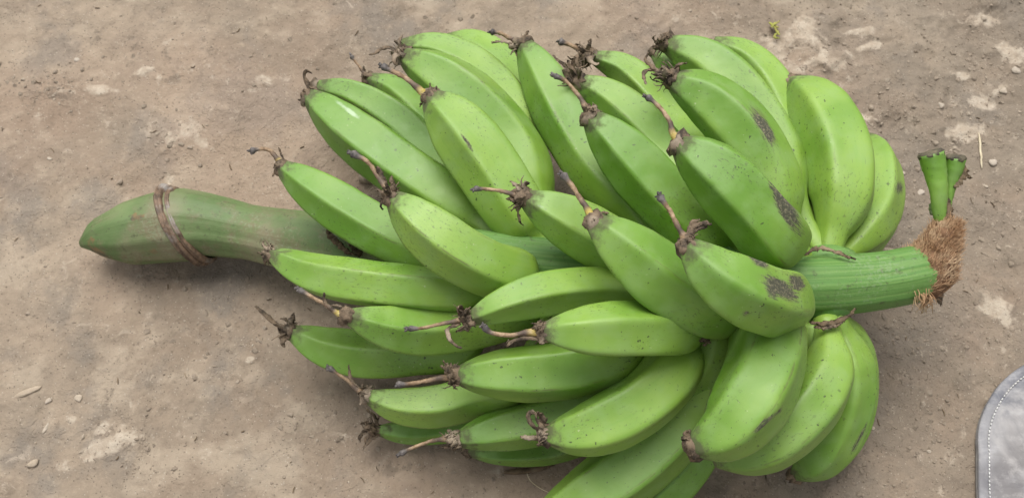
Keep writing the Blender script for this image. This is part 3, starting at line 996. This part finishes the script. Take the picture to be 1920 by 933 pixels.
build_petals(35, 10, 36, 1.6, 6, spread=.9, toward=(992, 800), strands=[([(1015, 808), (998, 796), (990, 778), (1002, 772), (1008, 790)], 4.5), ([(1015, 816), (995, 820), (976, 818)], 5)])
build_petals(39, 11, 22, 1.6, 6, spread=1.0, toward=(1284, 836))
build_petals(41, 3, 9)

# ------------------------------------------------------------------ hand cushions, bract scars and dry bracts on the stalk
def cushion(px, py, z, rx, ry, rz, name, mat, seed, ang=0):
    p = at(px, py, z)
    k = pxm(p)
    V, F = [], []
    a_n, b_n = 24, 14
    for i in range(b_n + 1):
        th = math.pi * i / b_n
        for j in range(a_n):
            ph = 2 * math.pi * j / a_n
            d = Vector((math.sin(th) * math.cos(ph), math.sin(th) * math.sin(ph), math.cos(th)))
            s = 1 + 0.10 * mnoise.noise(d * 3 + Vector((seed, 0, 0)))
            q = Vector((d.x * rx * k * s, d.y * ry * k * s, d.z * rz * k * s))
            V.append(p + Matrix.Rotation(R(ang), 3, 'Z') @ q)
    for i in range(b_n):
        for j in range(a_n):
            j2 = (j + 1) % a_n
            F.append((i * a_n + j, (i + 1) * a_n + j, (i + 1) * a_n + j2, i * a_n + j2))
    return link(name, V, F, mat, bunch, {'along': [.8] * len(V), 'skin': [(v.x, v.y, 0) for v in V], 'scar': [0.0] * len(V)})


cushion(1552, 492, 12.2, 56, 34, 40, "hand_cushion", M_STALK, 1)
cushion(1548, 580, 11.6, 48, 24, 36, "hand_cushion", M_STALK, 2)
cushion(1340, 500, 13.4, 60, 46, 40, "hand_cushion", M_STALK, 3)
cushion(1390, 585, 12.6, 60, 40, 40, "hand_cushion", M_STALK, 4)


def dry_strip(pix, z0, z1, th, name, seed, mat=M_BRACT, flat=.35, parent=None):
    rnd = random.Random(seed)
    n = len(pix)
    pts = [at(x, y, z0 + (z1 - z0) * i / (n - 1)) for i, (x, y) in enumerate(pix)]
    path, L = catmull(pts, 26)
    ra = [th * pxm(path[i]) * interp(i / 25, [0, .25, .7, 1], [.4, 1, .9, .25]) * rnd.uniform(.7, 1.3) for i in range(26)]
    V, F = sweep(path, ra, [x * flat for x in ra], seg=8, jit=0.0005, rnd=rnd, twist=.12)
    return link(name, V, F, mat, parent or stalk)


dry_strip([(1508, 478), (1530, 466), (1556, 468), (1588, 480), (1604, 486)], 15.0, 14.6, 4, "bract_scar", 1)
dry_strip([(1520, 604), (1548, 606), (1575, 600), (1594, 590), (1604, 578)], 14.2, 13.8, 5, "bract_scar", 2)
dry_strip([(1528, 612), (1556, 612), (1580, 604)], 14.0, 14.0, 5, "bract_scar", 3, M_PETAL)
dry_strip([(612, 432), (628, 450), (648, 470), (668, 478)], 11.0, 11.2, 6, "dried_bract", 5)
dry_strip([(655, 455), (668, 462), (676, 480)], 11.4, 11.0, 10, "dried_bract", 6)
dry_strip([(636, 440), (652, 446), (664, 452)], 11.2, 11.4, 4, "dried_bract", 7)
dry_strip([(1300, 640), (1312, 632), (1326, 640), (1320, 648)], 16.5, 16.8, 8, "dried_bract", 8, M_PETAL)
dry_strip([(1306, 628), (1314, 622), (1320, 632)], 16.6, 16.8, 6, "dried_bract", 9, M_PETAL)


# ------------------------------------------------------------------ the cut end of the stalk on the right
def build_cut_end():
    rnd = random.Random(77)
    # woody core under the fibres
    core = [(1714, 522, 12.0, 92), (1734, 512, 12.2, 104), (1752, 484, 13.0, 76), (1768, 447, 13.8, 56), (1782, 415, 14.2, 32)]
    p, L = catmull([at(x, y, z) for x, y, z, w in core], 20)
    rr = [interp(i / 19, [0, .25, .5, .8, 1], [c[3] for c in core]) / 2 * pxm(p[i]) for i in range(20)]
    V, F = sweep(p, rr, [x * .8 for x in rr], seg=22, jit=0.0011, rnd=rnd)
    link("cut_face", V, F, M_CORE, stalk)
    # the fibres
    V, F = [], []
    up = (at(1800, 400, 14) - at(1730, 545, 12)).normalized()
    for k in range(3400):
        t = rnd.random()
        i = min(18, int(t * 19))
        a = rnd.uniform(-.4, math.pi + .4)
        c = p[i]
        T = (p[min(19, i + 1)] - p[max(0, i - 1)]).normalized()
        u = Vector((0, 0, 1)); u = (u - T * u.dot(T)).normalized(); w = T.cross(u)
        rad = u * math.sin(a) * .8 + w * math.cos(a)
        s = c + rad * rr[i] * rnd.uniform(.85, 1.0)
        Lf = rnd.uniform(.004, .010)
        wild = rnd.random() < .12
        dv = (up + T * .2 + rad * rnd.uniform(.05, .35) + Vector((.06, .0, 0)) * rnd.random() + Vector((rnd.gauss(0, .3), rnd.gauss(0, .3), rnd.gauss(0, .2))) * (2.2 if wild else .8)).normalized()
        path = [s]
        for j in range(4):
            dv = (dv + Vector((rnd.gauss(0, .14), rnd.gauss(0, .14), rnd.gauss(0, .14)))).normalized()
            path.append(path[-1] + dv * Lf / 4)
        th = rnd.uniform(.00018, .00040)
        sweep(path, [th, th, th * .9, th * .7, th * .3], seg=4, V=V, F=F)
    # loose ends hanging at the lower rim
    for k in range(60):
        s = at(rnd.uniform(1714, 1745), rnd.uniform(535, 560), 12.5 + rnd.uniform(-1.5, 1.5))
        dv = Vector((rnd.gauss(0.1, .3), -1, rnd.gauss(0, .5))).normalized()
        path = [s, s + dv * .006, s + (dv + Vector((rnd.gauss(0, .3), 0, -.2))) * .012]
        sweep(path, [.0004, .0004, .0002], seg=4, V=V, F=F)
    tag(link("frayed_fibres", V, F, M_FIBRE, stalk), kind='stuff')
    # two cut finger stubs
    for (pts, ws, seed) in ((
            [(1764, 415, 14.2), (1761, 392, 14.8), (1760, 358, 15.6), (1753, 318, 16.2), (1746, 288, 16.8)], [24, 28, 35, 45, 49], 1), (
            [(1776, 400, 14.0), (1779, 372, 14.6), (1784, 340, 15.2), (1790, 312, 15.8), (1793, 296, 16.2)], [12, 14, 21, 34, 37], 2)):
        path, L = catmull([at(*q) for q in pts], 24)
        wr = [interp(i / 23, [0, .25, .5, .8, 1], ws) / 2 * pxm(path[i]) for i in range(24)]
        V, F = sweep(path, wr, seg=20, jit=.0002, rnd=rnd)
        sk = [(L * (i // 20) / 23, (i % 20) * .003, 0) for i in range(480)] + [(0, 0, 0), (L, 0, 0)]
        st = link("cut_finger_stub", V, F, M_BAN, bunch, {'along': [.55 - .2 * seed] * len(V), 'skin': sk, 'ridge': [0.0] * len(V), 'tone': [-.12] * len(V)})
        e, dr = path[-1], (path[-1] - path[-3]).normalized()
        cp = [e - dr * .0022, e - dr * .0005, e + dr * .0012, e + dr * .0022]
        V, F = sweep(cp, [wr[-1] * .98, wr[-1] * 1.04, wr[-1] * .98, wr[-1] * .75], seg=20, jit=.0005, rnd=rnd)
        link("dark_cut_end", V, F, M_CUT, st)
    # notched bract below the left stub, dry shred on the right one, dark shred at the lower rim
    dry_strip([(1746, 402), (1756, 388), (1766, 400), (1768, 418)], 14.4, 14.4, 12, "stub_collar", 11, M_STALK, .6)
    dry_strip([(1778, 424), (1779, 400), (1778, 372)], 14.6, 15.0, 8, "stub_collar", 12, M_BRACT, .5)
    dry_strip([(1796, 306), (1808, 318), (1802, 334), (1790, 352)], 15.8, 15.4, 8, "dried_shred", 13, M_BRACT, .5)
    dry_strip([(1806, 322), (1814, 330), (1822, 334)], 15.6, 15.4, 2.5, "dried_shred", 14, M_BRACT, .6)
    dry_strip([(1750, 535), (1758, 545), (1764, 572)], 12, 10.5, 8, "dried_shred", 15, M_PETAL, .5)


build_cut_end()


# ------------------------------------------------------------------ the sandal in the corner
def build_sandal():
    out = [(1838, 960), (1836, 900), (1836, 850), (1835, 815), (1842, 780), (1858, 745), (1880, 715), (1910, 690), (1945, 672), (1990, 664), (2040, 672), (2082, 700),
           (2108, 750), (2118, 820), (2112, 900), (2100, 990), (2090, 1080), (2080, 1180), (2062, 1260), (2010, 1310), (1950, 1315), (1895, 1270), (1868, 1180), (1850, 1070)]
    top = 1.15
    P = [at(x, y, top) for x, y in out]
    closed, L = catmull(P + [P[0]], 160)
    closed = closed[:-1]
    n = len(closed)
    c = sum(closed, Vector()) / n
    base = Vector((c.x, c.y, 0))
    s = empty("sandal", base)
    tag(s, "toe of a scuffed grey leather sandal with white stitching round its rounded edge", "sandal")
    # sole: a thick slab
    def ring(scale_in, z):
        out_ = []
        for i in range(n):
            t = (closed[(i + 1) % n] - closed[i - 1]).normalized()
            nin = Vector((-t.y, t.x, 0))
            if nin.dot(c - closed[i]) < 0: nin = -nin
            q = closed[i] + nin * scale_in
            out_.append(Vector((q.x, q.y, z * .6)))
        return out_

    def stack(rings, capb=True, capt=True):
        V, F = [], []
        for r_ in rings: V += r_
        for i in range(len(rings) - 1):
            for k in range(n):
                k2 = (k + 1) % n
                F.append((i * n + k, i * n + k2, (i + 1) * n + k2, (i + 1) * n + k))
        F.append(tuple((len(rings) - 1) * n + k for k in range(n)))
        F.append(tuple(range(n - 1, -1, -1)))
        return V, F
    V, F = stack([ring(.002, 0.002), ring(0.0, .004), ring(0.0, .012), ring(.001, .0135)])
    link("sole", V, F, M_SOLE, s)
    # leather top: rolled rim, groove, inner pad
    rs = [ring(.0016, .0137), ring(-.0004, .0148), ring(0, .0172), ring(.0012, .0186), ring(.004, .0192), ring(.0078, .0190), ring(.0086, .0184), ring(.0094, .0190), ring(.014, .0196), ring(.022, .0200), ring(.034, .0200)]
    V, F = [], []
    edge = []
    for q, r_ in enumerate(rs):
        for v in r_:
            v.z += 0.0005 * mnoise.noise(v * 40)
            V.append(v)
            edge.append([1, 1, 1, 1, 1, 1, 1, .7, .35, .1, 0][q])
    m = len(rs)
    for i in range(m - 1):
        for k in range(n):
            k2 = (k + 1) % n
            F.append((i * n + k, i * n + k2, (i + 1) * n + k2, (i + 1) * n + k))
    F.append(tuple((m - 1) * n + k for k in range(n)))
    F.append(tuple(range(n - 1, -1, -1)))
    link("leather_top", V, F, M_LEATHER, s, {'edge': edge})
    # stitches
    seam = ring(.0085, .0191)
    path, L = catmull(seam + [seam[0]], 700)
    V, F = [], []
    step = 0.0034
    cnt = int(L / step)
    for j in range(cnt):
        a = path[int(j / cnt * 699)]
        b = path[min(699, int((j + .68) / cnt * 699))]
        if (b - a).length < 1e-5: continue
        mdl = (a + b) / 2 + Vector((0, 0, .0009))
        sweep([a + Vector((0, 0, -.0003)), a.lerp(mdl, .4) + Vector((0, 0, .0002)), mdl, b.lerp(mdl, .4) + Vector((0, 0, .0002)), b + Vector((0, 0, -.0003))], [.0004, .0006, .0007, .0006, .0004], seg=6, V=V, F=F)
    tag(link("stitching", V, F, M_THREAD, s), kind='stuff')


build_sandal()


# ------------------------------------------------------------------ loose things on the ground
def stone(px, py, w, h, ang, label, seed, tall=.45, mat=M_STONE, name="stone_chip", cat="stone", group=None):
    rnd = random.Random(seed)
    p = at(px, py, 0.2)
    k = pxm(p)
    z = gh(p.x, p.y)
    V, F = [], []
    a_n, b_n = 12, 7
    cuts = [(Vector((rnd.gauss(0, 1), rnd.gauss(0, 1), rnd.gauss(0, .8))).normalized(), rnd.uniform(.38, .75)) for _ in range(8)]
    for i in range(b_n + 1):
        th = math.pi * i / b_n
        for j in range(a_n):
            ph = 2 * math.pi * j / a_n
            d = Vector((math.sin(th) * math.cos(ph), math.sin(th) * math.sin(ph), math.cos(th)))
            r = 1.0
            for cn, cd in cuts:
                dt = d.dot(cn)
                if dt > 0 and r * dt > cd: r = cd / dt
            q = Vector((d.x * r * w / 2 * k, d.y * r * h / 2 * k, d.z * r * min(w, h) / 2 * k * tall * 0.9))
            V.append(Matrix.Rotation(R(-ang), 3, 'Z') @ q)
    for i in range(b_n):
        for j in range(a_n):
            j2 = (j + 1) % a_n
            F.append((i * a_n + j, (i + 1) * a_n + j, (i + 1) * a_n + j2, i * a_n + j2))
    o = link(name, V, F, mat, None)
    o.location = (p.x, p.y, z + min(w, h) / 2 * k * tall * .12)
    tag(o, label, cat, group)
    return o


G = "pale stone chips on the earth"
stone(50, 731, 62, 26, -25, "largest flat pale stone chip, left edge of the ground, left of the stalk's lower side", 1, .4, group=G)
stone(60, 866, 34, 24, -25, "small pale wedge of stone near the lower left corner of the ground", 2, .5, group=G)
stone(144, 744, 18, 26, 20, "small upright pale chip right of the largest flat stone chip", 3, .5, group=G)
stone(86, 748, 16, 18, 0, "tiny pale chip just below the largest flat stone chip", 4, .5, group=G)
stone(82, 800, 12, 24, 25, "narrow tan chip between the flat stone chip and the lower left wedge", 5, .5, group=G)
stone(473, 645, 6, 9, 20, "tiny bright white speck of stone left of the lowest left banana tips", 6, .6, group=G)
stone(690, 328, 66, 46, 55, "pale knobbly clod of dry earth showing between two banana tips above the stalk", 7, 1.2, name="earth_clod", cat="clod")
stone(1692, 322, 18, 14, 0, "rounded pale pebble right of the far right bananas", 8, .6, group=G)
stone(1728, 359, 22, 18, 0, "flat tan pebble left of the two cut stubs", 9, .4, group=G)
stone(1866, 300, 26, 20, 0, "cream pebble just right of the pale straw", 10, .5, group=G)
stone(1850, 345, 22, 9, 30, "thin pale flake lying below the straw", 11, .4, group=G)
stone(1806, 142, 34, 12, 12, "long pale chip on the ground in the upper right", 12, .5, group=G)
stone(1845, 33, 22, 18, -20, "pale crumb of stone close to the top edge on the right", 13, .6, group=G)
stone(1905, 132, 24, 20, 10, "pale lump of stone at the right edge, upper part", 14, .6, group=G)
stone(1885, 168, 26, 18, -20, "grey pebble under the pale lump at the right edge", 15, .6, group=G)
stone(1765, 196, 16, 22, 20, "tan crumb of stone beside the large pale crust, upper right", 16, .6, group=G)
stone(1608, 58, 34, 14, -8, "flat white flake on the ground above the far right bananas", 17, .3, group=G)
stone(1672, 470, 34, 30, 10, "pale broken chip behind the stalk's frayed end", 18, .6, group=G)
stone(1742, 845, 12, 12, 0, "small round pebble left of the grey sandal", 19, .7, group=G)
stone(1640, 800, 13, 11, 0, "small pebble beside the lower right banana", 20, .6, group=G)
stone(89, 292, 13, 10, 20, "small tan pebble above the stalk's tapered left end", 21, .6, group=G)
stone(143, 110, 12, 12, 0, "small cream pebble in the upper left of the ground", 22, .5, group=G)


def straw(pix, th, name, label, cat, mat, seed, z=.25):
    rnd = random.Random(seed)
    pts = []
    for x, y in pix:
        q = at(x, y, z)
        pts.append(q)
    path, L = catmull(pts, 18)
    path = [Vector((q.x, q.y, gh(q.x, q.y) + .0014)) for q in path]
    ra = [th / 2 * pxm(path[i]) * interp(i / 17, [0, .2, .8, 1], [.5, 1, .9, .4]) for i in range(18)]
    V, F = sweep(path, ra, [x * .7 for x in ra], seg=7, jit=.00006, rnd=rnd)
    o = link(name, V, F, mat)
    tag(o, label, cat)
    return o


straw([(1838, 246), (1841, 268), (1842, 290), (1844, 312)], 4.5, "straw", "thin pale straw lying upright on the earth right of the cut stubs", "straw", M_STRAW, 1)
straw([(1408, 885), (1432, 880), (1438, 900), (1444, 912)], 3.0, "twig", "thin dark twig on the ground under the big lower right banana", "twig", M_PETAL, 2)
straw([(985, 872), (992, 895), (1008, 910), (1030, 922), (1050, 930)], 1.6, "straw", "hair-thin bent pale fibre in the shade under the bottom bananas", "straw", M_STRAW, 3)
straw([(945, 884), (990, 880), (1040, 868)], 12, "dry_bract", "dark brown dry bract lying in the shade under the bottom bananas", "bract", M_BRACT, 4)


def leaf_scrap():
    rnd = random.Random(9)
    V, F = [], []
    for pix, th in (([(1442, 42), (1450, 48), (1460, 52)], 9), ([(1450, 48), (1456, 58), (1462, 66)], 7), ([(1446, 52), (1454, 44), (1462, 40)], 5), ([(1456, 62), (1452, 70), (1462, 72)], 6)):
        path, L = catmull([at(x, y, .45 + rnd.uniform(-.1, .25)) for x, y in pix], 9)
        ra = [th / 2 * pxm(q) * interp(i / 8, [0, .5, 1], [.3, 1, .3]) for i, q in enumerate(path)]
        sweep(path, ra, [x * .22 for x in ra], seg=6, jit=.0003, rnd=rnd, V=V, F=F, twist=.1)
    tag(link("leaf_scrap", V, F, M_LEAF), "crumpled yellow-green scrap of leaf on the ground above the bananas", "leaf")


leaf_scrap()


def grit():
    rnd = random.Random(21)
    V, F = [], []
    base = [(1, 0, 0), (-1, 0, 0), (0, 1, 0), (0, -1, 0), (0, 0, 1), (0, 0, -1)]
    tri = [(0, 2, 4), (2, 1, 4), (1, 3, 4), (3, 0, 4), (2, 0, 5), (1, 2, 5), (3, 1, 5), (0, 3, 5)]
    n = 6000
    xs = np.array([rnd.uniform(-.62, .62) for _ in range(n)])
    ys = np.array([rnd.uniform(-.34, .48) for _ in range(n)])
    hs_ = ground_height(xs[None, :], ys[None, :])[0]
    for i in range(n):
        r = .00035 + (.0011 if rnd.random() < .93 else .0019) * rnd.random() ** 3
        if xs[i] < .1 and r > .0011: r *= .6
        o = len(V)
        for b in base:
            V.append((xs[i] + b[0] * r * rnd.uniform(.6, 1.4), ys[i] + b[1] * r * rnd.uniform(.6, 1.4), hs_[i] + b[2] * r * rnd.uniform(.4, .9) + r * .2))
        for t in tri: F.append(tuple(o + k for k in t))
    o = link("grit", V, F, M_GRIT, smooth=False)
    tag(o, kind='stuff')


grit()


def crumbs():
    rnd = random.Random(31)
    V, F = [], []
    spots = [(1790, 220, 110), (1870, 110, 90), (1640, 225, 70), (1720, 760, 130), (1760, 620, 120), (1560, 910, 120), (230, 820, 90), (620, 800, 80), (1500, 90, 90), (1820, 450, 120), (90, 160, 80), (420, 640, 120), (330, 250, 60)]
    for q in range(5200):
        fine = q > 1300
        if fine and rnd.random() < .8:
            p = at(rnd.uniform(1350, 1960), rnd.uniform(-40, 980), 0.2)
        elif rnd.random() < .7:
            x, y, sd_ = spots[min(len(spots) - 1, int(rnd.random() ** 1.25 * len(spots)))]
            p = at(rnd.gauss(x, sd_ * .55), rnd.gauss(y, sd_ * .4), 0.2)
        else:
            p = at(rnd.uniform(-40, 1960), rnd.uniform(-40, 970), 0.2)
        z = gh(p.x, p.y)
        r = (.0006 + .0016 * rnd.random() ** 2) if fine else (.0009 + .0030 * rnd.random() ** 3)
        h = r * rnd.uniform(.3, .6)
        m = rnd.randint(5, 8)
        a0, st = rnd.uniform(0, 6.28), rnd.uniform(.5, 1.0)
        tx, ty = rnd.gauss(0, .18), rnd.gauss(0, .18)
        o = len(V)
        outl = []
        for k in range(m):
            a = 2 * math.pi * (k + rnd.uniform(-.3, .3)) / m
            x, y = math.cos(a) * r * rnd.uniform(.7, 1.2), math.sin(a) * r * st * rnd.uniform(.7, 1.2)
            outl.append((x * math.cos(a0) - y * math.sin(a0), x * math.sin(a0) + y * math.cos(a0)))
        for (f, zz) in ((1.05, -h * .8), (1.0, h * .25), (.6, h * .8)):
            for x, y in outl:
                V.append((p.x + x * f, p.y + y * f, z + zz + x * tx + y * ty + rnd.gauss(0, h * .08)))
        for i in range(2):
            for k in range(m):
                k2 = (k + 1) % m
                F.append((o + i * m + k, o + i * m + k2, o + (i + 1) * m + k2, o + (i + 1) * m + k))
        F.append(tuple(o + 2 * m + k for k in range(m)))
    tag(link("earth_crumbs", V, F, M_CRUMB, smooth=False), kind='stuff')
    V, F = [], []
    for q in range(130):
        p = at(rnd.uniform(0, 1920), rnd.uniform(0, 933), 0.2)
        a = rnd.uniform(0, 6.28)
        L = rnd.uniform(.002, .008)
        path = []
        for i in range(5):
            path.append(Vector((p.x, p.y, gh(p.x, p.y) + .0008)))
            a += rnd.gauss(0, .35)
            p = p + Vector((math.cos(a), math.sin(a), 0)) * L / 4
        t = rnd.uniform(.00025, .0006)
        sweep(path, [t * .5, t, t, t, t * .4], seg=5, V=V, F=F)
    tag(link("plant_debris", V, F, M_BRACT), kind='stuff')


crumbs()
